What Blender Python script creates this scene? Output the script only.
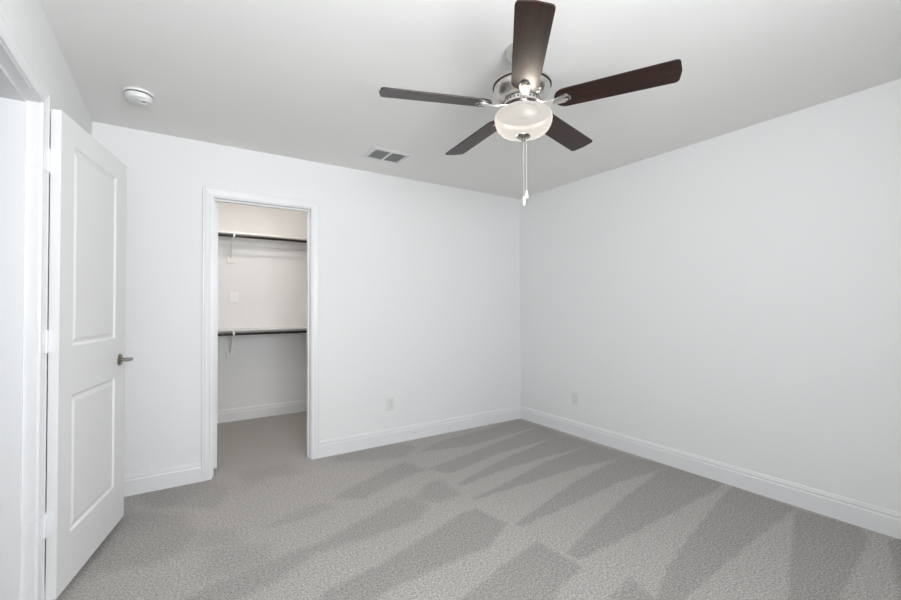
import bpy, bmesh, math, random
import numpy as np
from mathutils import Vector, Matrix, Euler

for o in list(bpy.data.objects):
    bpy.data.objects.remove(o)
S = bpy.context.scene
COL = S.collection
PI = math.pi
random.seed(4)

# ------------------------------------------------------------------ camera
CAM_Z, YAW, PITCH, ROLL, FPX = 1.23559, 0.578242, 0.0164508, -0.00415772, 421.985
fw = Vector((math.sin(YAW)*math.cos(PITCH), math.cos(YAW)*math.cos(PITCH), math.sin(PITCH)))
rt = Vector((math.cos(YAW), -math.sin(YAW), 0))
up = rt.cross(fw)
r2 = rt*math.cos(ROLL) + up*math.sin(ROLL)
u2 = -rt*math.sin(ROLL) + up*math.cos(ROLL)
cd = bpy.data.cameras.new('camera')
cam = bpy.data.objects.new('camera', cd)
COL.objects.link(cam)
cd.sensor_width = 36.0
cd.lens = FPX/901.0*36.0
cd.clip_start = 0.02
M = Matrix((r2, u2, -fw)).transposed().to_4x4()
M.translation = Vector((0, 0, CAM_Z))
cam.matrix_world = M
S.camera = cam

# ------------------------------------------------------------------ world, light, exposure
W = bpy.data.worlds.new('sky'); S.world = W; W.use_nodes = True
bg = W.node_tree.nodes['Background']
bg.inputs['Color'].default_value = (0.86, 0.92, 1.0, 1)
bg.inputs['Strength'].default_value = 1.0
S.view_settings.view_transform = 'Standard'
S.view_settings.look = 'None'
S.view_settings.exposure = 0.0
S.view_settings.gamma = 1.0
S.view_settings.use_curve_mapping = False

def area(name, loc, rot, sx, sy, power, color):
    l = bpy.data.lights.new(name, 'AREA'); l.shape = 'RECTANGLE'; l.size = sx; l.size_y = sy
    l.energy = power; l.color = color
    o = bpy.data.objects.new(name, l); COL.objects.link(o); o.location = loc; o.rotation_euler = rot
    return o
# daylight entering by the bedroom's window (behind the camera), plus an added, unseen fill light in the hall
area('window_daylight', (0.52, -0.66, 1.62), (math.radians(115), 0, 0), 1.30, 1.10, 107, (0.94, 0.968, 1.0))
area('hall_fill', (-1.60, 0.25, 1.45), (math.radians(90), 0, math.radians(-25)), 0.9, 1.8, 2, (0.94, 0.97, 1.0))

# ------------------------------------------------------------------ materials
def mat(name, color, rough=0.5, metal=0.0, bump=None, spec=0.5, coat=0.0):
    m = bpy.data.materials.new(name); m.use_nodes = True
    n = m.node_tree.nodes; l = m.node_tree.links; b = n['Principled BSDF']
    b.inputs['Base Color'].default_value = (*color, 1)
    b.inputs['Roughness'].default_value = rough
    b.inputs['Metallic'].default_value = metal
    b.inputs['Specular IOR Level'].default_value = spec
    b.inputs['Coat Weight'].default_value = coat
    if bump:
        sc, st, dist = bump
        tc = n.new('ShaderNodeTexCoord'); no = n.new('ShaderNodeTexNoise'); bu = n.new('ShaderNodeBump')
        no.inputs['Scale'].default_value = sc; no.inputs['Detail'].default_value = 3
        bu.inputs['Strength'].default_value = st; bu.inputs['Distance'].default_value = dist
        l.new(tc.outputs['Object'], no.inputs['Vector']); l.new(no.outputs['Fac'], bu.inputs['Height'])
        l.new(bu.outputs['Normal'], b.inputs['Normal'])
    return m

m_wall = mat('wall_paint', (0.84, 0.84, 0.84), 0.65, bump=(90, 0.08, 0.002), spec=0.3)
m_ceil = mat('ceiling_paint', (0.86, 0.855, 0.835), 0.8, bump=(70, 0.12, 0.003), spec=0.2)
m_trim = mat('trim_enamel', (0.83, 0.835, 0.84), 0.35)
m_door = mat('door_enamel', (0.82, 0.82, 0.82), 0.38)
m_hinge = mat('hinge_enamel', (0.84, 0.845, 0.85), 0.35)
m_plastic = mat('white_plastic', (0.80, 0.80, 0.79), 0.35)
m_plate = mat('wall_plate_plastic', (0.76, 0.76, 0.76), 0.35)
m_slot = mat('dark_slot', (0.02, 0.02, 0.02), 0.7)
m_nickel = mat('brushed_nickel', (0.64, 0.62, 0.585), 0.30, 1.0)
m_bracket_metal = mat('polished_nickel', (0.80, 0.78, 0.76), 0.30, 1.0)
m_finial = mat('dark_nickel', (0.40, 0.385, 0.36), 0.25, 1.0)
m_bronze = mat('satin_nickel_handle', (0.30, 0.27, 0.24), 0.28, 1.0)
m_rod = mat('bronze_closet_rod', (0.012, 0.010, 0.009), 0.35, 0.6)
m_shelf = mat('shelf_enamel', (0.82, 0.81, 0.79), 0.4)
m_vent = mat('vent_enamel', (0.74, 0.74, 0.74), 0.45)
m_ventdark = mat('duct_shade_grey', (0.40, 0.40, 0.40), 0.8)
m_slat = mat('vent_slat', (0.50, 0.50, 0.50), 0.5)
m_seam = mat('dark_seam', (0.07, 0.065, 0.06), 0.4, 0.8)
m_fitter_mask = mat('fitter_mask_black', (0.022, 0.022, 0.021), 0.9, spec=0.06)  # for the added disc that darkens the underside of the light fitter
m_chain = mat('chain_metal', (0.72, 0.70, 0.66), 0.35, 0.7)
m_fob = mat('pull_fob', (0.86, 0.87, 0.78), 0.3)

def wood():
    m = bpy.data.materials.new('walnut_blade'); m.use_nodes = True
    n = m.node_tree.nodes; l = m.node_tree.links; b = n['Principled BSDF']
    tc = n.new('ShaderNodeTexCoord'); mp = n.new('ShaderNodeMapping'); no = n.new('ShaderNodeTexNoise')
    mp.inputs['Scale'].default_value = (2.2, 34, 10)
    no.inputs['Scale'].default_value = 2.2; no.inputs['Detail'].default_value = 5; no.inputs['Distortion'].default_value = 0.6
    cr = n.new('ShaderNodeValToRGB')
    cr.color_ramp.elements[0].position = 0.30; cr.color_ramp.elements[0].color = (0.004, 0.002, 0.0016, 1)
    cr.color_ramp.elements[1].position = 0.72; cr.color_ramp.elements[1].color = (0.036, 0.0115, 0.0065, 1)
    l.new(tc.outputs['Object'], mp.inputs['Vector']); l.new(mp.outputs['Vector'], no.inputs['Vector'])
    l.new(no.outputs['Fac'], cr.inputs['Fac']); l.new(cr.outputs['Color'], b.inputs['Base Color'])
    b.inputs['Roughness'].default_value = 0.33
    b.inputs['Specular IOR Level'].default_value = 0.36
    return m
m_wood = wood()

def lamp_mat(name, col, s):
    m = bpy.data.materials.new(name); m.use_nodes = True
    b = m.node_tree.nodes['Principled BSDF']
    b.inputs['Base Color'].default_value = (0.9, 0.9, 0.88, 1)
    b.inputs['Emission Color'].default_value = (*col, 1)
    b.inputs['Emission Strength'].default_value = s
    return m

def bowl_glass():
    m = bpy.data.materials.new('frosted_bowl_glass'); m.use_nodes = True
    n = m.node_tree.nodes; l = m.node_tree.links; b = n['Principled BSDF']
    b.inputs['Base Color'].default_value = (0.03, 0.029, 0.027, 1)
    b.inputs['Roughness'].default_value = 0.35
    b.inputs['Emission Color'].default_value = (1.0, 0.955, 0.90, 1)
    b.inputs['Emission Strength'].default_value = 0.62
    tr = n.new('ShaderNodeBsdfTransparent'); mx = n.new('ShaderNodeMixShader'); mx.inputs['Fac'].default_value = 0.25
    tr.inputs['Color'].default_value = (1.0, 0.96, 0.90, 1)
    l.new(b.outputs[0], mx.inputs[1]); l.new(tr.outputs[0], mx.inputs[2])
    l.new(mx.outputs[0], n['Material Output'].inputs['Surface'])
    return m
m_bowl = bowl_glass()
m_rim = lamp_mat('rim_shield_glow', (1.0, 0.955, 0.90), 0.68)  # glowing but opaque, added to block bulb light going up to the ceiling
m_rim.node_tree.nodes['Principled BSDF'].inputs['Base Color'].default_value = (0.004, 0.004, 0.004, 1)
m_rim.node_tree.nodes['Principled BSDF'].inputs['Specular IOR Level'].default_value = 0.0

def carpet():
    m = bpy.data.materials.new('grey_carpet'); m.use_nodes = True
    n = m.node_tree.nodes; l = m.node_tree.links; b = n['Principled BSDF']
    b.inputs['Roughness'].default_value = 0.95
    b.inputs['Specular IOR Level'].default_value = 0.05
    b.inputs['Sheen Weight'].default_value = 0.08
    tc = n.new('ShaderNodeTexCoord')
    at = n.new('ShaderNodeAttribute'); at.attribute_name = 'nap'
    fine = n.new('ShaderNodeTexNoise'); fine.inputs['Scale'].default_value = 135; fine.inputs['Detail'].default_value = 4; fine.inputs['Roughness'].default_value = 0.75
    mid = n.new('ShaderNodeTexNoise'); mid.inputs['Scale'].default_value = 75; mid.inputs['Detail'].default_value = 3
    for t in (fine, mid): l.new(tc.outputs['Object'], t.inputs['Vector'])
    nap = n.new('ShaderNodeMix'); nap.data_type = 'RGBA'
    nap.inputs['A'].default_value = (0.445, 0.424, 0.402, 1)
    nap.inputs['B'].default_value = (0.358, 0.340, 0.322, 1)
    l.new(at.outputs['Fac'], nap.inputs['Factor'])
    r1 = n.new('ShaderNodeMapRange'); r1.inputs['From Min'].default_value = 0.33; r1.inputs['From Max'].default_value = 0.67
    r1.inputs['To Min'].default_value = 0.42; r1.inputs['To Max'].default_value = 1.58
    l.new(fine.outputs['Fac'], r1.inputs['Value'])
    rr = n.new('ShaderNodeMapRange'); rr.inputs['From Min'].default_value = 0.30; rr.inputs['From Max'].default_value = 0.70
    rr.inputs['To Min'].default_value = 0.82; rr.inputs['To Max'].default_value = 1.18
    l.new(mid.outputs['Fac'], rr.inputs['Value'])
    mu = n.new('ShaderNodeMath'); mu.operation = 'MULTIPLY'
    l.new(r1.outputs['Result'], mu.inputs[0]); l.new(rr.outputs['Result'], mu.inputs[1])
    sc = n.new('ShaderNodeVectorMath'); sc.operation = 'SCALE'
    l.new(nap.outputs['Result'], sc.inputs[0]); l.new(mu.outputs[0], sc.inputs['Scale'])
    l.new(sc.outputs['Vector'], b.inputs['Base Color'])
    bu = n.new('ShaderNodeBump'); bu.inputs['Strength'].default_value = 0.35; bu.inputs['Distance'].default_value = 0.010
    l.new(fine.outputs['Fac'], bu.inputs['Height']); l.new(bu.outputs['Normal'], b.inputs['Normal'])
    return m
m_carpet = carpet()

# ------------------------------------------------------------------ mesh helpers
def obj(name, bm, m, parent=None, loc=(0, 0, 0), rot=(0, 0, 0), smooth=False):
    bmesh.ops.recalc_face_normals(bm, faces=bm.faces)
    me = bpy.data.meshes.new(name); bm.to_mesh(me); bm.free()
    if m: me.materials.append(m)
    o = bpy.data.objects.new(name, me); COL.objects.link(o)
    o.parent = parent; o.location = loc; o.rotation_euler = rot
    if smooth:
        for p in me.polygons: p.use_smooth = True
        me.set_sharp_from_angle(angle=math.radians(35))
    return o

def empty(name, loc, rot=(0, 0, 0)):
    o = bpy.data.objects.new(name, None); COL.objects.link(o)
    o.empty_display_size = 0.05; o.location = loc; o.rotation_euler = rot
    return o

def tag(o, label, cat, group=None, kind=None):
    o['label'] = label; o['category'] = cat
    if group: o['group'] = group
    if kind: o['kind'] = kind
    return o

def bx(bm, x0, x1, y0, y1, z0, z1, bevel=0.0):
    r = bmesh.ops.create_cube(bm, size=1.0)
    vs = r['verts']
    for v in vs:
        v.co = Vector(((x0+x1)/2 + v.co.x*(x1-x0), (y0+y1)/2 + v.co.y*(y1-y0), (z0+z1)/2 + v.co.z*(z1-z0)))
    if bevel > 0:
        es = list({e for v in vs for e in v.link_edges})
        bmesh.ops.bevel(bm, geom=es, offset=bevel, segments=2, affect='EDGES', profile=0.5)
    return bm

def box(*a, bevel=0.0):
    return bx(bmesh.new(), *a, bevel=bevel)

def lathe(profile, seg=48, bm=None, center=(0, 0, 0)):
    bm = bm or bmesh.new()
    rings = []
    cx, cy, cz = center
    for r, z in profile:
        if r < 1e-6:
            rings.append([bm.verts.new((cx, cy, cz+z))])
        else:
            rings.append([bm.verts.new((cx+r*math.cos(2*PI*k/seg), cy+r*math.sin(2*PI*k/seg), cz+z)) for k in range(seg)])
    for a, b in zip(rings, rings[1:]):
        for k in range(seg):
            k2 = (k+1) % seg
            if len(a) == 1 and len(b) == 1: continue
            if len(a) == 1: bm.faces.new((a[0], b[k], b[k2]))
            elif len(b) == 1: bm.faces.new((a[k], a[k2], b[0]))
            else: bm.faces.new((a[k], a[k2], b[k2], b[k]))
    return bm

def tube(bm, a, b, r, seg=12, r1=None):
    a, b = Vector(a), Vector(b); d = (b-a).normalized()
    q = d.to_track_quat('Z', 'Y')
    r1 = r if r1 is None else r1
    ra = [bm.verts.new(a + q @ Vector((r*math.cos(2*PI*k/seg), r*math.sin(2*PI*k/seg), 0))) for k in range(seg)]
    rb = [bm.verts.new(b + q @ Vector((r1*math.cos(2*PI*k/seg), r1*math.sin(2*PI*k/seg), 0))) for k in range(seg)]
    for k in range(seg):
        bm.faces.new((ra[k], ra[(k+1) % seg], rb[(k+1) % seg], rb[k]))
    bm.faces.new(ra[::-1]); bm.faces.new(rb)
    return bm

def prism(bm, pts, z0, z1):
    lo = [bm.verts.new((x, y, z0)) for x, y in pts]; hi = [bm.verts.new((x, y, z1)) for x, y in pts]
    n = len(pts)
    bm.faces.new(lo[::-1]); bm.faces.new(hi)
    for i in range(n): bm.faces.new((lo[i], lo[(i+1) % n], hi[(i+1) % n], hi[i]))
    return bm

# ------------------------------------------------------------------ dimensions (metres)
H = 2.44
XL, XR, YB, YR = -0.453, 3.223, 3.52, -0.42      # left, right, back (closet) wall and the wall behind the camera
T = 0.12
CY0, CY1, CX0, CX1 = YB+T, 5.18, -0.40, 1.42     # the walk-in closet
OX0, OX1, OZ = 0.232, 0.930, 2.045               # closet doorway
DY0, DY1, DZ = 1.510, 2.275, 2.050               # entry doorway in the left wall
HX = -1.75                                       # far wall of the hall

# ------------------------------------------------------------------ carpet (brushed strokes are a property of the pile)
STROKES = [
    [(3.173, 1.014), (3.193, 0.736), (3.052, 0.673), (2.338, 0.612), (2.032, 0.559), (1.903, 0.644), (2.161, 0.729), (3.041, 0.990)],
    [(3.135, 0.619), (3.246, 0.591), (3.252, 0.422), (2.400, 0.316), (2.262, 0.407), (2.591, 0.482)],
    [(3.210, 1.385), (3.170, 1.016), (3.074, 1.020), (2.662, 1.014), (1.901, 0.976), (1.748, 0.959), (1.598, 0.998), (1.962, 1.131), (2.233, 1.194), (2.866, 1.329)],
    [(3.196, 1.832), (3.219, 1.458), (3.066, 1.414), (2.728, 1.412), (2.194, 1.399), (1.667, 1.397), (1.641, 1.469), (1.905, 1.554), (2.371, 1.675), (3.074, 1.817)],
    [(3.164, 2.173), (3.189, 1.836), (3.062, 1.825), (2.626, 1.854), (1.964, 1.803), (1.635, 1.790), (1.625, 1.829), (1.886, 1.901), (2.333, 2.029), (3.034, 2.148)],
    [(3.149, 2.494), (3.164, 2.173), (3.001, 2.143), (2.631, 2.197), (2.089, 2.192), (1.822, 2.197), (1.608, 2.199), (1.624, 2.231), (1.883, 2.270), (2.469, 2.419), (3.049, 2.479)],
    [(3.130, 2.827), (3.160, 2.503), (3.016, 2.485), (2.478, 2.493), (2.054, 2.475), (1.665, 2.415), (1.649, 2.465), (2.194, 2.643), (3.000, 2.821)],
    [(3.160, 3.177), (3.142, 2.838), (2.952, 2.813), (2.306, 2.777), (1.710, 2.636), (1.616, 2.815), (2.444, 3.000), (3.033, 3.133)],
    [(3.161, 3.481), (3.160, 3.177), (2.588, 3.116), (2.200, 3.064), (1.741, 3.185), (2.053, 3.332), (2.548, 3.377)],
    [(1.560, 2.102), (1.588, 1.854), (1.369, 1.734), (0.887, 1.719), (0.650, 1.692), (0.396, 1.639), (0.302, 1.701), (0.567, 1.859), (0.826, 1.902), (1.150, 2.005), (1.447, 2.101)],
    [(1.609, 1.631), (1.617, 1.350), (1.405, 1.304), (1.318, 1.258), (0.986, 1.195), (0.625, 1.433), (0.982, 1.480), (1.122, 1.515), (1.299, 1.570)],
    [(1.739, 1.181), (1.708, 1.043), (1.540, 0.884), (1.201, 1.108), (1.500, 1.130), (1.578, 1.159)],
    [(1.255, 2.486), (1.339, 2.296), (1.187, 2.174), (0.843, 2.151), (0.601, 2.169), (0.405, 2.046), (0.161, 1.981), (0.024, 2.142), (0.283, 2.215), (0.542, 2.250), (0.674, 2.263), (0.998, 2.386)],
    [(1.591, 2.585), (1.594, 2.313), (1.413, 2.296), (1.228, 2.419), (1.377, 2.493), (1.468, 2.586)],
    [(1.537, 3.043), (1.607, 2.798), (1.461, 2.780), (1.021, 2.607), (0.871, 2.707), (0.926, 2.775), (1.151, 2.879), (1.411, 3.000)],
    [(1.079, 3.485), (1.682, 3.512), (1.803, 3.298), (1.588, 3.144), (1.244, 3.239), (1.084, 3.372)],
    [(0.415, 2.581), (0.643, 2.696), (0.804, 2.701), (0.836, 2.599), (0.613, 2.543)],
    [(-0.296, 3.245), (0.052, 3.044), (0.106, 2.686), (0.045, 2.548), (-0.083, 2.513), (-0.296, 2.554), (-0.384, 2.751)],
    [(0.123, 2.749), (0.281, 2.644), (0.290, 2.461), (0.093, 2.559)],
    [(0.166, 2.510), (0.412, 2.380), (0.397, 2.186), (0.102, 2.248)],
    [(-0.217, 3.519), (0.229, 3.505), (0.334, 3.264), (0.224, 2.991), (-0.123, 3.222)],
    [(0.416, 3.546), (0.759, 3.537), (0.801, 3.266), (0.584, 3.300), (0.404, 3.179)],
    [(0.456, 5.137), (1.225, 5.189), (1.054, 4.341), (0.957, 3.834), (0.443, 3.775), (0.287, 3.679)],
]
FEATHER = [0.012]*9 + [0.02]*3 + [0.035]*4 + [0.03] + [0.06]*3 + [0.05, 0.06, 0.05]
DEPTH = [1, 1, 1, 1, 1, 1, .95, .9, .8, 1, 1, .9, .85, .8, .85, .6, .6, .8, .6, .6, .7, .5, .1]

def nap_field(P):
    rng = np.random.RandomState(3)
    jit = 0.005*np.sin(P[:, 0]*31+P[:, 1]*17) + 0.003*np.sin(P[:, 0]*83-P[:, 1]*61)
    Q = P + np.stack([jit, jit*0.8], 1)
    out = np.zeros(len(P))
    for poly, fe, dp in zip(STROKES, FEATHER, DEPTH):
        pts = np.array(poly); n = len(pts)
        inside = np.zeros(len(Q), bool); dist = np.full(len(Q), 9.0)
        for i in range(n):
            a, b = pts[i], pts[(i+1) % n]
            c = (a[1] > Q[:, 1]) != (b[1] > Q[:, 1])
            with np.errstate(divide='ignore', invalid='ignore'):
                xx = (b[0]-a[0])*(Q[:, 1]-a[1])/(b[1]-a[1]+1e-12)+a[0]
            inside ^= c & (Q[:, 0] < xx)
            ab = b-a; t = np.clip(((Q-a)@ab)/(ab@ab+1e-12), 0, 1)
            d = np.linalg.norm(Q-(a+t[:, None]*ab), axis=1); dist = np.minimum(dist, d)
        sd = np.where(inside, dist, -dist)
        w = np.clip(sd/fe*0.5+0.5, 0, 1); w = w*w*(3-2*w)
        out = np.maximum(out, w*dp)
    return out

def make_floor():
    x0, x1, y0, y1, st = HX-0.1, XR+0.1, YR-0.1, CY1+0.1, 0.012
    nx, ny = int((x1-x0)/st)+1, int((y1-y0)/st)+1
    xs = np.linspace(x0, x1, nx); ys = np.linspace(y0, y1, ny)
    gx, gy = np.meshgrid(xs, ys)
    P = np.stack([gx.ravel(), gy.ravel()], 1)
    co = np.concatenate([P, np.zeros((len(P), 1))], 1)
    i = np.arange((nx-1)*(ny-1)); r, c = i//(nx-1), i % (nx-1)
    a = r*nx+c
    F = np.stack([a, a+1, a+nx+1, a+nx], 1)
    me = bpy.data.meshes.new('floor')
    me.from_pydata(co.tolist(), [], F.tolist()); me.update()
    at = me.attributes.new('nap', 'FLOAT', 'POINT')
    at.data.foreach_set('value', nap_field(P).astype(np.float32))
    me.materials.append(m_carpet)
    o = bpy.data.objects.new('floor', me); COL.objects.link(o)
    return tag(o, 'grey cut-pile carpet with vacuum strokes covering the floor', 'carpet', kind='structure')
make_floor()

# ------------------------------------------------------------------ shell
def struct(name, bm, m, label, cat):
    return tag(obj(name, bm, m), label, cat, kind='structure')

struct('ceiling', box(HX-0.1, XR+T, YR-T, CY1+T, H, H+0.1), m_ceil, 'flat pale grey painted ceiling over the bedroom', 'ceiling')

b = bmesh.new()
bx(b, XL-0.0, OX0-0.018, YB, CY0, 0, H); bx(b, OX1+0.018, XR, YB, CY0, 0, H); bx(b, OX0-0.018, OX1+0.018, YB, CY0, OZ+0.018, H)
struct('wall_back', b, m_wall, 'white back wall with the closet doorway in it', 'wall')
struct('wall_right', box(XR, XR+T, YR-T, CY0, 0, H), m_wall, 'plain white wall at the right running away from the camera', 'wall')
b = bmesh.new()
bx(b, XL-T, XL, DY1+0.018, CY0, 0, H); bx(b, XL-T, XL, YR-T, DY0-0.018, 0, H); bx(b, XL-T, XL, DY0-0.018, DY1+0.018, DZ+0.018, H)
struct('wall_left', b, m_wall, 'white wall at the left with the entry doorway in it', 'wall')
WX0, WX1, WZ0, WZ1 = -0.13, 1.17, 1.05, 2.20
b = bmesh.new()
bx(b, XL, WX0, YR-T, YR, 0, H); bx(b, WX1, XR, YR-T, YR, 0, H); bx(b, WX0, WX1, YR-T, YR, 0, WZ0); bx(b, WX0, WX1, YR-T, YR, WZ1, H)
struct('wall_front', b, m_wall, 'white wall holding the bedroom window opposite the closet', 'wall')
b = bmesh.new()
bx(b, CX0-T, CX1+T, CY1, CY1+T, 0, H)
struct('wall_closet_back', b, m_wall, 'white rear wall inside the closet behind the shelves', 'wall')
struct('wall_closet_left', box(CX0-T, CX0, CY0, CY1, 0, H), m_wall, 'white left side wall inside the closet', 'wall')
struct('wall_closet_right', box(CX1, CX1+T, CY0, CY1, 0, H), m_wall, 'white right side wall inside the closet', 'wall')
b = bmesh.new()
bx(b, HX-0.1, HX, YR-T, CY0, 0, H); bx(b, HX, XL-T, YR-T, YR, 0, H); bx(b, HX, XL-T, CY0-0.1, CY0, 0, H)
struct('wall_hall', b, m_wall, 'white hall wall beyond the entry doorway', 'wall')

# window behind the camera: frame and a clear pane
b = bmesh.new()
f = 0.05
bx(b, WX0, WX0+f, YR-0.09, YR-0.03, WZ0, WZ1); bx(b, WX1-f, WX1, YR-0.09, YR-0.03, WZ0, WZ1)
bx(b, WX0+f, WX1-f, YR-0.09, YR-0.03, WZ0, WZ0+f); bx(b, WX0+f, WX1-f, YR-0.09, YR-0.03, WZ1-f, WZ1)
cx = (WX0+WX1)/2
bx(b, cx-0.03, cx+0.03, YR-0.09, YR-0.03, WZ0+f, WZ1-f)
win = struct('window_1', b, m_trim, 'white framed two-light window in the wall opposite the closet', 'window')
gm = bpy.data.materials.new('window_glass'); gm.use_nodes = True
n = gm.node_tree.nodes; l = gm.node_tree.links; n.clear()
out = n.new('ShaderNodeOutputMaterial'); mx = n.new('ShaderNodeMixShader'); tr = n.new('ShaderNodeBsdfTransparent'); gl = n.new('ShaderNodeBsdfGlossy')
gl.inputs['Roughness'].default_value = 0.02; mx.inputs['Fac'].default_value = 0.06
l.new(tr.outputs[0], mx.inputs[1]); l.new(gl.outputs[0], mx.inputs[2]); l.new(mx.outputs[0], out.inputs['Surface'])
obj('window_pane', box(WX0+f, WX1-f, YR-0.063, YR-0.057, WZ0+f, WZ1-f), gm, win)

# ------------------------------------------------------------------ baseboards (moulded profile, d = distance from wall)
BASE = [(0.0, 0.0), (0.016, 0.0), (0.016, 0.098), (0.0125, 0.102), (0.0105, 0.108), (0.0135, 0.112), (0.0135, 0.120),
        (0.009, 0.124), (0.0085, 0.130), (0.004, 0.135), (0.0, 0.137)]
def baseboard(name, segs, label):
    """segs: list of (p, q, inward normal) ends on the wall plane"""
    b = bmesh.new()
    for p, q, nrm in segs:
        p, q, nrm = Vector((*p, 0)), Vector((*q, 0)), Vector((*nrm, 0))
        A = [b.verts.new(p + nrm*d + Vector((0, 0, z))) for d, z in BASE]
        B = [b.verts.new(q + nrm*d + Vector((0, 0, z))) for d, z in BASE]
        k = len(BASE)
        for i in range(k): b.faces.new((A[i], A[(i+1) % k], B[(i+1) % k], B[i]))
        b.faces.new(A[::-1]); b.faces.new(B)
    return struct(name, b, m_trim, label, 'baseboard')
CW = 0.064      # casing width
RV = 0.006      # reveal
baseboard('baseboard_back', [((XL, YB), (OX0-RV-CW, YB), (0, -1))], 'short white baseboard between the open door and the closet doorway')
baseboard('baseboard_back', [((OX1+RV+CW, YB), (XR, YB), (0, -1))], 'white moulded baseboard from the closet doorway to the room corner')
baseboard('baseboard_right', [((XR, YR), (XR, YB), (-1, 0))], 'long white moulded baseboard along the plain right wall')
baseboard('baseboard_left', [((XL, DY1+RV+CW), (XL, YB), (1, 0))], 'white baseboard on the wall behind the open door')
baseboard('baseboard_left', [((XL, YR), (XL, DY0-RV-CW), (1, 0))], 'white baseboard on the near side of the entry doorway')
baseboard('baseboard_front', [((XL, YR), (XR, YR), (0, 1))], 'white baseboard under the bedroom window')
baseboard('baseboard_closet', [((CX0, CY1), (CX1, CY1), (0, -1)), ((CX0, CY0), (CX0, CY1), (1, 0)), ((CX1, CY0), (CX1, CY1), (-1, 0))],
          'white moulded baseboard round the inside of the closet')

# ------------------------------------------------------------------ door casings and jambs
CAS = [(0.0, 0.0), (0.0, 0.0095), (0.004, 0.011), (0.012, 0.011), (0.016, 0.0085), (0.030, 0.0115), (0.036, 0.014),
       (0.046, 0.0155), (0.050, 0.013), (0.054, 0.0165), (0.062, 0.017), (0.064, 0.015), (0.064, 0.0)]
def casing(o0, o1, oz, tf):
    """U-shaped mitred casing. opening o0..o1, height oz; tf(a, d, z) maps along-wall, off-wall, height to world"""
    b = bmesh.new(); rings = []
    i0, i1, iz = o0-RV, o1+RV, oz+RV
    for (fx, fz) in ((lambda a: i0-a, lambda a: 0.0), (lambda a: i0-a, lambda a: iz+a), (lambda a: i1+a, lambda a: iz+a), (lambda a: i1+a, lambda a: 0.0)):
        rings.append([b.verts.new(tf(fx(a), d, fz(a))) for a, d in CAS])
    k = len(CAS)
    for A, B in zip(rings, rings[1:]):
        for i in range(k): b.faces.new((A[i], A[(i+1) % k], B[(i+1) % k], B[i]))
    b.faces.new(rings[0]); b.faces.new(rings[-1][::-1])
    return b
# closet doorway
t2 = tag(empty('trim_2', ((OX0+OX1)/2, YB, 0)), 'white moulded casing and jamb round the closet doorway', 'door trim', kind='structure')
off = Vector((-(OX0+OX1)/2, -YB, 0))
obj('casing', casing(OX0, OX1, OZ, lambda a, d, z: Vector((a, YB-d, z))), m_trim, t2, off)
obj('casing', casing(OX0, OX1, OZ, lambda a, d, z: Vector((a, CY0+d, z))), m_trim, t2, off)
b = bmesh.new()
bx(b, OX0-0.0178, OX0, YB-0.001, CY0+0.001, 0, OZ); bx(b, OX1, OX1+0.0178, YB-0.001, CY0+0.001, 0, OZ); bx(b, OX0-0.0178, OX1+0.0178, YB-0.001, CY0+0.001, OZ, OZ+0.0178)
obj('jamb', b, m_trim, t2, off)
b = bmesh.new(); s0, s1 = CY0-0.075, CY0-0.039
bx(b, OX0, OX0+0.011, s0, s1, 0, OZ-0.011); bx(b, OX1-0.011, OX1, s0, s1, 0, OZ-0.011); bx(b, OX0, OX1, s0, s1, OZ-0.011, OZ)
obj('door_stop', b, m_trim, t2, off)
# entry doorway
t1 = tag(empty('trim_1', (XL, (DY0+DY1)/2, 0)), 'white moulded casing and jamb round the entry doorway beside the open door', 'door trim', kind='structure')
off = Vector((-XL, -(DY0+DY1)/2, 0))
obj('casing', casing(DY0, DY1, DZ, lambda a, d, z: Vector((XL+d, a, z))), m_trim, t1, off)
obj('casing', casing(DY0, DY1, DZ, lambda a, d, z: Vector((XL-T-d, a, z))), m_trim, t1, off)
b = bmesh.new()
bx(b, XL-T-0.001, XL+0.001, DY0-0.0178, DY0, 0, DZ); bx(b, XL-T-0.001, XL+0.001, DY1, DY1+0.0178, 0, DZ); bx(b, XL-T-0.001, XL+0.001, DY0-0.0178, DY1+0.0178, DZ, DZ+0.0178)
obj('jamb', b, m_trim, t1, off)
b = bmesh.new(); s0, s1 = XL-0.112, XL-0.038
bx(b, s0, s1, DY0, DY0+0.011, 0, DZ-0.011); bx(b, s0, s1, DY1-0.011, DY1, 0, DZ-0.011); bx(b, s0, s1, DY0, DY1, DZ-0.011, DZ)
obj('door_stop', b, m_trim, t1, off)

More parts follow.
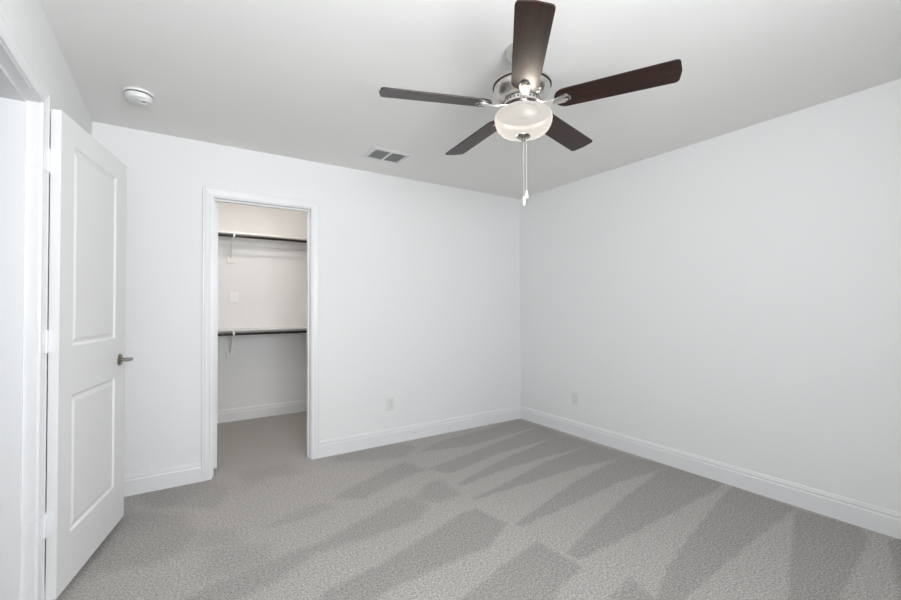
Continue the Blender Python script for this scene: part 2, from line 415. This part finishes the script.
# ------------------------------------------------------------------ two-panel moulded doors
def door_bm(w, h, t, pu, pz):
    """slab u:0..w (local x), faces at y=0 and y=-t (visible face y=0 looks +y), panels given by u range and z ranges"""
    b = bmesh.new()
    us = [0, pu[0], pu[1], w]; zs = [0, pz[0][0], pz[0][1], pz[1][0], pz[1][1], h]
    steps = [(0.0, 0.0), (0.009, 0.008), (0.017, 0.0085), (0.034, 0.0025), (0.037, 0.0025)]
    for side in (0, 1):
        fy = (lambda d: -d) if side == 0 else (lambda d: -t+d)
        for i in range(3):
            for j in range(5):
                if i == 1 and j in (1, 3):
                    prev = None
                    for ins, dep in steps:
                        q = [(us[1]+ins, zs[j]+ins), (us[2]-ins, zs[j]+ins), (us[2]-ins, zs[j+1]-ins), (us[1]+ins, zs[j+1]-ins)]
                        ring = [b.verts.new((u, fy(dep), z)) for u, z in q]
                        if prev:
                            for k in range(4): b.faces.new((prev[k], prev[(k+1) % 4], ring[(k+1) % 4], ring[k]))
                        prev = ring
                    b.faces.new(prev)
                else:
                    b.faces.new([b.verts.new((u, fy(0), z)) for u, z in ((us[i], zs[j]), (us[i+1], zs[j]), (us[i+1], zs[j+1]), (us[i], zs[j+1]))])
    for u in (0, w):
        for j in range(5): b.faces.new([b.verts.new(c) for c in ((u, 0, zs[j]), (u, -t, zs[j]), (u, -t, zs[j+1]), (u, 0, zs[j+1]))])
    for z in (0, h):
        for i in range(3): b.faces.new([b.verts.new(c) for c in ((us[i], 0, z), (us[i+1], 0, z), (us[i+1], -t, z), (us[i], -t, z))])
    bmesh.ops.remove_doubles(b, verts=b.verts, dist=1e-5)
    return b

def lever(parent, u, z, y, sgn, dirn):
    """lever handle set on the door face at y; sgn = outward direction; dirn = lever direction along u"""
    hd = obj('door_handle', lathe([(0, 0), (0.033, 0), (0.033, 0.004), (0.029, 0.008), (0.020, 0.010), (0.0, 0.010)], 28), m_bronze, parent,
             (u, y, z), (math.radians(-90*sgn), 0, 0), True)
    hd['label'] = 'dark metal lever handle'
    b = bmesh.new()
    tube(b, (0, 0, 0.008), (0, 0, 0.054), 0.0095, 16)
    obj('neck', b, m_bronze, hd, smooth=True)
    b = bmesh.new()
    pts = [(-0.010, 0.0, 0.0095), (0.02, 0.0, 0.0095), (0.05, 0.001, 0.0085), (0.08, 0.003, 0.0075), (0.105, 0.006, 0.0065)]
    for (x0, y0, ra), (x1, y1, rb) in zip(pts, pts[1:]):
        tube(b, (dirn*x0, y0*-sgn, 0.052), (dirn*x1, y1*-sgn, 0.052), ra, 14, rb)
    bmesh.ops.create_uvsphere(b, u_segments=12, v_segments=8, radius=0.0066, matrix=Matrix.Translation((dirn*0.105, 0.006*-sgn, 0.052)))
    obj('lever', b, m_bronze, hd, smooth=True)
    return hd

# entry door, open against the left wall. local x runs along the door from the hinge, +y is the face seen
hinge = Vector((-0.4015, 2.352, 0.044)); ang = math.atan2(0.9766, 0.2152)
W1, HD, TD = 0.746, 2.020, 0.035
d1 = obj('door_1', door_bm(W1, HD, TD, (0.113, 0.598), ((0.218, 0.812), (1.027, 1.908))), m_door, None, hinge, (0, 0, ang))
# the face seen from the room is local -y after this rotation, so build with the slab on the +y side
d1.data.transform(Matrix.Translation((0, TD, 0)))
tag(d1, 'white two-panel door swung open flat against the left wall', 'door', kind='structure')
lever(d1, W1-0.084, 0.904, 0.0, -1, -1)
lever(d1, W1-0.084, 0.904, TD, 1, -1)
b = bmesh.new(); bx(b, W1-0.0002, W1+0.0012, TD/2-0.0125, TD/2+0.0125, 0.875, 0.932)
obj('latch_plate', b, m_bronze, d1)
inv = Matrix.Rotation(-ang, 4, 'Z') @ Matrix.Translation(-hinge)
pin = Vector((-0.4345, 2.318, 0))
for zc in (0.364, 1.102, 1.838):
    h0, h1 = zc-0.0445, zc+0.0445
    b = bmesh.new()
    kn = 5; s = (h1-h0)/kn
    for k in range(kn): tube(b, (pin.x, pin.y, h0+k*s+0.0008), (pin.x, pin.y, h0+(k+1)*s-0.0008), 0.0068, 14)
    tube(b, (pin.x, pin.y, h0-0.004), (pin.x, pin.y, h1+0.004), 0.0045, 12)
    hg = obj('hinge', b, m_hinge, d1, smooth=True)
    hg.data.transform(inv)
    # leaf on the jamb
    b = bmesh.new()
    bx(b, XL-0.034, XL+0.001, DY1-0.0022, DY1-0.0001, h0, h1)
    prism(b, [(XL, DY1-0.0022), (XL+0.001, DY1-0.0001), (pin.x-0.003, pin.y-0.006), (pin.x, pin.y-0.0088)], h0, h1)
    for zz in (h0+0.014, zc, h1-0.014):
        tube(b, (XL-0.022 if zz != zc else XL-0.012, DY1-0.0030, zz), (XL-0.022 if zz != zc else XL-0.012, DY1-0.0020, zz), 0.0042, 10)
    lf = obj('hinge_leaf', b, m_hinge, hg); lf.data.transform(inv)
    # leaf on the door edge
    b = bmesh.new()
    bx(b, -0.0022, -0.0001, 0.004, TD, h0-hinge.z, h1-hinge.z)
    p = inv @ pin
    prism(b, [(-0.0022, TD-0.001), (-0.0001, TD), (p.x+0.003, p.y+0.005), (p.x-0.004, p.y+0.004)], h0-hinge.z, h1-hinge.z)
    obj('hinge_leaf', b, m_hinge, hg)

# closet door, open into the closet
d2 = obj('door_2', door_bm(0.685, 2.012, TD, (0.10, 0.585), ((0.225, 0.82), (1.035, 1.90))), m_door, None, (OX0+0.004, CY0+0.004, 0.028), (0, 0, math.radians(90)))
tag(d2, 'white closet door swung open into the closet and seen edge on', 'door', kind='structure')

# ------------------------------------------------------------------ ceiling fan
HUB = (1.355, 1.457)
fan = tag(empty('ceiling_fan', (HUB[0], HUB[1], H)), 'five-blade dark wood and nickel ceiling fan with a lit white glass bowl', 'ceiling fan')
obj('canopy', lathe([(0, 0), (0.074, 0), (0.074, -0.012), (0.070, -0.026), (0.056, -0.046), (0.036, -0.060), (0.022, -0.066), (0, -0.066)], 48), m_nickel, fan, smooth=True)
obj('downrod', lathe([(0, -0.060), (0.0127, -0.060), (0.0127, -0.135), (0, -0.135)], 24), m_nickel, fan, smooth=True)
mh = obj('motor_housing', lathe([(0, -0.112), (0.026, -0.112), (0.030, -0.120), (0.040, -0.132), (0.075, -0.140), (0.112, -0.148), (0.130, -0.158),
        (0.1345, -0.168), (0.1345, -0.174), (0.131, -0.177), (0.131, -0.196), (0.126, -0.206), (0.116, -0.222), (0.100, -0.236), (0.080, -0.243), (0, -0.243)], 64), m_nickel, fan, smooth=True)
obj('trim_ring', lathe([(0.1345, -0.1735), (0.1362, -0.1735), (0.1362, -0.1785), (0.131, -0.1785)], 64), m_seam, mh, smooth=True)
b = lathe([(0, -0.244), (0.086, -0.244), (0.088, -0.248), (0.088, -0.262), (0.084, -0.266), (0, -0.266)], 64)
fl = obj('flywheel', b, m_bracket_metal, fan, smooth=True)
b = bmesh.new()
for k in range(30):
    a = 2*PI*k/30
    c = Vector((0.0885*math.cos(a), 0.0885*math.sin(a), -0.255))
    r = bmesh.ops.create_cube(b, size=1.0, matrix=Matrix.Translation(c) @ Matrix.Rotation(a, 4, 'Z') @ Matrix.Diagonal((0.002, 0.008, 0.006, 1)))
obj('vent_slots', b, m_seam, fl)

def blade_bm():
    b = bmesh.new(); r0, r1, w0, w1, t = 0.150, 0.660, 0.118, 0.131, 0.006
    pts = []
    def half(r): return (w0 + (w1-w0)*(r-0.2)/0.46)/2
    # outline counter-clockwise: root curve, lower edge, tip with rounded corners, upper edge
    rc = 0.019
    for k in range(0, 13):                        # rounded root
        a = PI/2 + PI*k/12
        pts.append((r0+0.050+0.050*math.cos(a), half(0.2)*math.sin(a)))
    pts.append((0.40, -half(0.40)))
    hw = half(r1)
    for k in range(0, 7):
        a = -PI/2 + (PI/2-0.08)*k/6
        pts.append((r1-rc-0.006+rc*math.cos(a), -hw+rc+rc*math.sin(a)))
    pts.append((r1, 0))
    for k in range(0, 7):
        a = 0.08 + (PI/2-0.08)*k/6
        pts.append((r1-rc-0.006+rc*math.cos(a), hw-rc+rc*math.sin(a)))
    pts.append((0.40, half(0.40)))
    prism(b, pts, -t/2, t/2)
    return b
def iron_bm():
    b = bmesh.new()
    # arm in profile: (r, half width, z of underside)
    prof = [(0.070, 0.020, -0.004), (0.095, 0.017, -0.006), (0.120, 0.014, -0.012), (0.145, 0.015, -0.0145), (0.165, 0.021, -0.0105), (0.185, 0.024, -0.0085), (0.205, 0.0215, -0.0080), (0.218, 0.014, -0.0078), (0.223, 0.004, -0.0078)]
    th = 0.0045; rows = []
    for r, hw, z in prof:
        rows.append([b.verts.new((r, -hw, z+0.001)), b.verts.new((r, -hw*0.5, z-0.0018)), b.verts.new((r, hw*0.5, z-0.0018)), b.verts.new((r, hw, z+0.001)), b.verts.new((r, hw, z+th)), b.verts.new((r, -hw, z+th))])
    for A, B in zip(rows, rows[1:]):
        for k in range(6): b.faces.new((A[k], A[(k+1) % 6], B[(k+1) % 6], B[k]))
    b.faces.new(rows[0]); b.faces.new(rows[-1][::-1])
    return b
def medallion_bm():
    # raised oval boss at the end of the bracket with a dark slot round it
    b = bmesh.new()
    for r0_, z0_, z1_ in ((0.010, -0.0125, -0.008),):
        lo = [b.verts.new((0.207+0.011*math.cos(2*PI*k/24), 0.0155*math.sin(2*PI*k/24), z0_)) for k in range(24)]
        hi = [b.verts.new((0.207+0.011*math.cos(2*PI*k/24), 0.0155*math.sin(2*PI*k/24), z1_)) for k in range(24)]
        b.faces.new(lo); b.faces.new(hi[::-1])
        for k in range(24): b.faces.new((lo[k], lo[(k+1) % 24], hi[(k+1) % 24], hi[k]))
    return b
ZB = 2.171 - H
PIT = -0.2021
b0 = i0 = m0 = c0 = None
for k, (dth, sl) in enumerate(zip((-0.0117, 0.0078, -0.0115, 0.0056, 0.0098), (0.0238, -0.0035, -0.0251, 0.0067, 0.0374))):
    th = -1.0048 + k*2*PI/5 + dth
    R = Matrix.Rotation(th, 4, 'Z') @ Matrix.Rotation(-math.atan(sl), 4, 'Y') @ Matrix.Rotation(PIT, 4, 'X')
    if k == 0:
        b0 = obj('blade', blade_bm(), m_wood, fan, smooth=False)
        i0 = obj('blade_bracket', iron_bm(), m_bracket_metal, b0, smooth=True)
        m0 = obj('slot', medallion_bm(), m_seam, b0)
        c0 = obj('screw', lathe([(0, -0.0145), (0.006, -0.0140), (0.008, -0.0125), (0.008, -0.011), (0, -0.011)], 20, center=(0.204, 0, 0)), m_bracket_metal, b0, smooth=True)
        bl = b0
    else:
        bl = b0.copy(); COL.objects.link(bl); bl.parent = fan
        for src in (i0, m0, c0):
            c = src.copy(); COL.objects.link(c); c.parent = bl
    bl.matrix_local = Matrix.Translation((0, 0, ZB - 0.1*sl)) @ R

# light kit
obj('fitter_mask', lathe([(0, -0.2905), (0.079, -0.2905), (0.079, -0.2935), (0, -0.2935)], 40), m_fitter_mask, fan)  # added black disc, stops the bright fitter showing through the bowl
obj('light_fitter', lathe([(0, -0.266), (0.050, -0.266), (0.060, -0.272), (0.078, -0.276), (0.080, -0.284), (0.072, -0.290), (0.0, -0.290)], 48), m_bracket_metal, fan, smooth=True)
rim_out = [(0.080, -0.2915), (0.100, -0.2925), (0.116, -0.2965), (0.127, -0.304)]
bowl_out = [(0.127, -0.304), (0.1325, -0.314), (0.1340, -0.327), (0.1325, -0.343), (0.1275, -0.359), (0.1180, -0.376), (0.1030, -0.391), (0.0800, -0.401), (0.045, -0.4055), (0.0, -0.4065)]
bowl = obj('glass_bowl', lathe(bowl_out, 64, center=(0.005, -0.003, 0)), m_bowl, fan, smooth=True)
obj('rim_shield', lathe(rim_out, 64, center=(0.005, -0.003, 0)), m_rim, bowl, smooth=True)  # opaque shoulder added to hold bulb light off the ceiling
obj('finial', lathe([(0, -0.403), (0.034, -0.4050), (0.0345, -0.409), (0.030, -0.413), (0.016, -0.416), (0.010, -0.420), (0.011, -0.425), (0.008, -0.431), (0, -0.433)], 32, center=(0.005, -0.003, 0)), m_finial, fan, smooth=True)
def chain(x, y, z0, z1, fob, rb, lab):
    b = bmesh.new()
    tube(b, (x, y, z0), (x, y, z1), 0.0009, 8)
    n = int((z0-z1)/0.011)
    for k in range(n):
        bmesh.ops.create_icosphere(b, subdivisions=1, radius=0.0014, matrix=Matrix.Translation((x, y, z0-(k+0.5)*(z0-z1)/n)))
    c = obj('pull_chain', b, m_chain, fan, smooth=True)
    fo = obj('pull_fob', lathe(fob, 20, center=(x, y, z1)), rb, c, smooth=True)
    fo['label'] = lab
    return c
chain(0.0165, -0.0095, -0.409, -0.662, [(0, 0.002), (0.003, 0), (0.0055, -0.010), (0.0080, -0.030), (0.0085, -0.038), (0, -0.039)], m_plastic, 'white bell shaped pull')
chain(0.0055, -0.003, -0.432, -0.690, [(0, 0.002), (0.0045, 0), (0.0072, -0.007), (0.0072, -0.030), (0.0045, -0.038), (0.0045, -0.043), (0, -0.044)], m_fob, 'pale greenish pull')
# the lamps inside the bowl shine out through its part-clear glass below the added rim shield
for k in range(3):
    a = 2*PI*k/3 + 4.02
    pl = bpy.data.lights.new('fan_bulb', 'POINT'); pl.energy = 5.0; pl.color = (1.0, 0.94, 0.86); pl.shadow_soft_size = 0.03
    po = bpy.data.objects.new('fan_bulb', pl); COL.objects.link(po); po.parent = fan
    po.location = (0.075*math.cos(a), 0.075*math.sin(a), -0.348)

# ------------------------------------------------------------------ smoke detector
sd = tag(empty('smoke_detector', (-0.176, 2.912, H)), 'round white smoke detector on the ceiling near the left wall', 'smoke detector')
obj('mounting_base', lathe([(0, 0), (0.070, 0), (0.072, -0.004), (0.070, -0.012), (0, -0.012)], 48), m_plastic, sd, smooth=True)
cv = obj('cover', lathe([(0, -0.012), (0.060, -0.012), (0.060, -0.017), (0.064, -0.018), (0.064, -0.030), (0.060, -0.040), (0.050, -0.046), (0.030, -0.049), (0, -0.050)], 48), m_plastic, sd, smooth=True)
obj('seam', lathe([(0.0605, -0.0125), (0.0612, -0.0125), (0.0612, -0.0168), (0.0605, -0.0168)], 48), m_slot, sd)
b = lathe([(0.020, -0.044), (0.024, -0.053), (0.029, -0.053), (0.034, -0.043)], 32)
obj('sounder_ring', b, m_plastic, cv, (0.022, -0.012, 0.0015), smooth=True)
obj('test_button', lathe([(0, -0.047), (0.011, -0.047), (0.011, -0.051), (0, -0.052)], 24), m_slat, cv, (0.022, -0.012, 0), smooth=True)

# ------------------------------------------------------------------ ceiling air vent
VX0, VX1, VY0, VY1 = 1.236, 1.566, 2.935, 3.202
vt = tag(empty('air_vent', ((VX0+VX1)/2, (VY0+VY1)/2, H)), 'rectangular white louvred air vent on the ceiling near the closet wall', 'air vent')
hx, hy, fr = (VX1-VX0)/2, (VY1-VY0)/2, 0.038
b = bmesh.new()
# sloped frame: outer lip thin, inner edge proud
def ringq(ix, z): return [b.verts.new((sx*(hx-ix), sy*(hy-ix), z)) for sx, sy in ((-1, -1), (1, -1), (1, 1), (-1, 1))]
R4 = [ringq(0.004, 0), ringq(0.004, -0.003), ringq(0.028, -0.008), ringq(0.036, -0.008), ringq(0.038, 0.0)]
for A, B in zip(R4, R4[1:]):
    for k in range(4): b.faces.new((A[k], A[(k+1) % 4], B[(k+1) % 4], B[k]))
obj('frame', b, m_vent, vt)
obj('duct_shade', box(-hx+fr, hx-fr, -hy+fr, hy-fr, -0.0012, -0.0004), m_ventdark, vt)  # flat grey sheet, its colour stands in for shade behind the louvres
obj('divider', box(-0.009, 0.009, -hy+fr, hy-fr, -0.010, -0.001), m_vent, vt)
for sx in (-1, 1):
    b = bmesh.new(); n = 11
    xa, xb = (0.009, hx-fr) if sx > 0 else (-hx+fr, -0.009)
    for k in range(n):
        yc = -hy+fr+(k+0.5)*(2*hy-2*fr)/n
        q = [(yc-0.0062, -0.0080), (yc-0.0058, -0.0070), (yc+0.0062, -0.0040), (yc+0.0058, -0.0050)]
        lo = [b.verts.new((xa, y, z)) for y, z in q]; hi = [b.verts.new((xb, y, z)) for y, z in q]
        b.faces.new(lo); b.faces.new(hi[::-1])
        for i in range(4): b.faces.new((lo[i], lo[(i+1) % 4], hi[(i+1) % 4], hi[i]))
    obj('louvres', b, m_slat, vt)

# ------------------------------------------------------------------ wall plates
def rplate(w, h, t, r=0.006):
    b = bmesh.new(); pts = []
    for cx_, cz_, a0 in ((w/2-r, h/2-r, 0), (-w/2+r, h/2-r, 90), (-w/2+r, -h/2+r, 180), (w/2-r, -h/2+r, 270)):
        for k in range(5):
            a = math.radians(a0+90*k/4); pts.append((cx_+r*math.cos(a), cz_+r*math.sin(a)))
    n = len(pts)
    A = [b.verts.new((x, 0, z)) for x, z in pts]; B = [b.verts.new((x, -t*0.5, z)) for x, z in pts]; C = [b.verts.new((x*0.93, -t, z*0.955)) for x, z in pts]
    for P, Q in ((A, B), (B, C)):
        for i in range(n): b.faces.new((P[i], P[(i+1) % n], Q[(i+1) % n], Q[i]))
    b.faces.new(C); b.faces.new(A[::-1])
    return b
def outlet(loc, rz, label):
    o = tag(empty('wall_outlet', loc, (0, 0, rz)), label, 'outlet', 'duplex wall outlets near the baseboards')
    obj('cover_plate', rplate(0.074, 0.118, 0.006), m_plate, o)
    for s in (-1, 1):
        rc = obj('receptacle', lathe([(0, 0), (0.0172, 0), (0.0168, 0.002), (0, 0.002)], 28), m_plate, o, (0, -0.0058, s*0.0195), (math.radians(90), 0, 0))
        b = bmesh.new()
        bx(b, -0.0072, -0.0052, -0.0062+0.0065, 0.0042+0.0025, 0.0018, 0.0024); bx(b, 0.0052, 0.0072, -0.0062+0.0065, 0.0042+0.0025, 0.0018, 0.0024)
        bx(b, -0.0022, 0.0022, -0.0105, -0.006, 0.0018, 0.0024)
        obj('slots', b, m_slot, rc)
    obj('screw', lathe([(0, 0), (0.0032, 0), (0.003, 0.001), (0, 0.0012)], 14), m_nickel, o, (0, -0.0058, 0), (math.radians(90), 0, 0))
    return o
outlet((1.642, YB, 0.357), 0, 'white duplex outlet low on the back wall beside the closet doorway')
outlet((XR, 2.757, 0.352), math.radians(-90), 'white duplex outlet low on the right wall near the corner')
sw = tag(empty('wall_switch', (0.537, CY1, 1.348)), 'white switch plate on the closet wall between the two shelves', 'switch')
obj('cover_plate', rplate(0.090, 0.122, 0.006), m_plate, sw)
b = bmesh.new(); prism(b, [(-0.0165, -0.0058), (0.0165, -0.0058), (0.0165, -0.0085), (-0.0165, -0.0075)], -0.033, 0.033)
obj('rocker', b, m_plate, sw)

# ------------------------------------------------------------------ closet shelves, rods, brackets
SHD = 0.29          # shelf depth
RODY = CY1-0.330
def shelf_set(zt, where, rodz, footz, bl):
    o = tag(empty('closet_shelf', ((CX0+CX1)/2, CY1, zt)), f'white wall-to-wall {where}', 'shelf', 'closet shelves')
    L = (CX1-CX0)/2
    obj('board', box(-L, L, -SHD, 0, -0.019, 0, bevel=0.002), m_shelf, o)
    obj('cleat', box(-L, L, -0.019, 0, -0.019-0.085, -0.019), m_shelf, o)
    b = bmesh.new(); tube(b, (CX0, 0, 0), (CX1, 0, 0), 0.0128, 20)
    rd = obj('closet_rod', b, m_rod, None, (0, RODY, rodz), smooth=True)
    tag(rd, f'dark bronze hanging rod under the {where}', 'rod', 'closet hanging rods')
    br = tag(empty('shelf_bracket', (0.505, CY1, footz)), bl, 'bracket', 'closet shelf brackets')
    zz = zt-footz-0.019
    obj('foot', box(-0.037, 0.037, -0.0245, -0.0195 if False else 0.0, 0.0, 0.074, bevel=0.002), m_shelf, br)
    obj('arm', box(-0.009, 0.009, -SHD-0.045, -0.0195, zz-0.012, zz-0.0005), m_shelf, br)
    b = bmesh.new()
    tube(b, (0, -0.018, 0.055), (0, -SHD+0.045, zz-0.008), 0.0065, 12)
    obj('brace', b, m_shelf, br, smooth=True)
    # hook that wraps the front of the rod
    b = bmesh.new(); ry = RODY-CY1; rz_ = rodz-footz
    pts = []
    for k in range(13):
        a = math.radians(100 + 215*k/12)
        pts.append((ry+0.0150*math.cos(a), rz_+0.0150*math.sin(a)))
    outer = [(ry+0.0185*math.cos(math.radians(100+215*k/12)), rz_+0.0185*math.sin(math.radians(100+215*k/12))) for k in range(13)]
    A = [[b.verts.new((x, y, z)) for y, z in pts] for x in (-0.009, 0.009)]
    B = [[b.verts.new((x, y, z)) for y, z in outer] for x in (-0.009, 0.009)]
    for k in range(12):
        b.faces.new((A[0][k], A[0][k+1], A[1][k+1], A[1][k])); b.faces.new((B[0][k], B[0][k+1], B[1][k+1], B[1][k]))
        b.faces.new((A[0][k], A[0][k+1], B[0][k+1], B[0][k])); b.faces.new((A[1][k], A[1][k+1], B[1][k+1], B[1][k]))
    for k in (0, 12): b.faces.new((A[0][k], A[1][k], B[1][k], B[0][k]))
    obj('rod_hook', b, m_shelf, br)
shelf_set(2.028, 'upper closet shelf', 1.977, 1.726, 'white metal bracket under the upper closet shelf')
shelf_set(1.012, 'lower closet shelf', 0.965, 0.684, 'white metal bracket under the lower closet shelf')

# ------------------------------------------------------------------ closet ceiling lamp
cl = tag(empty('closet_lamp', (0.62, 4.08, H)), 'small lampholder with a bare bulb on the closet ceiling', 'ceiling lamp')
obj('lamp_base', lathe([(0, 0), (0.055, 0), (0.055, -0.012), (0.030, -0.030), (0, -0.030)], 40), m_plastic, cl, smooth=True)
obj('bulb', lathe([(0.014, -0.030), (0.016, -0.045), (0.036, -0.062), (0.044, -0.078), (0.040, -0.096), (0.024, -0.108), (0, -0.111)], 32), lamp_mat('lit_bulb', (1.0, 0.92, 0.84), 208.0), cl, smooth=True)
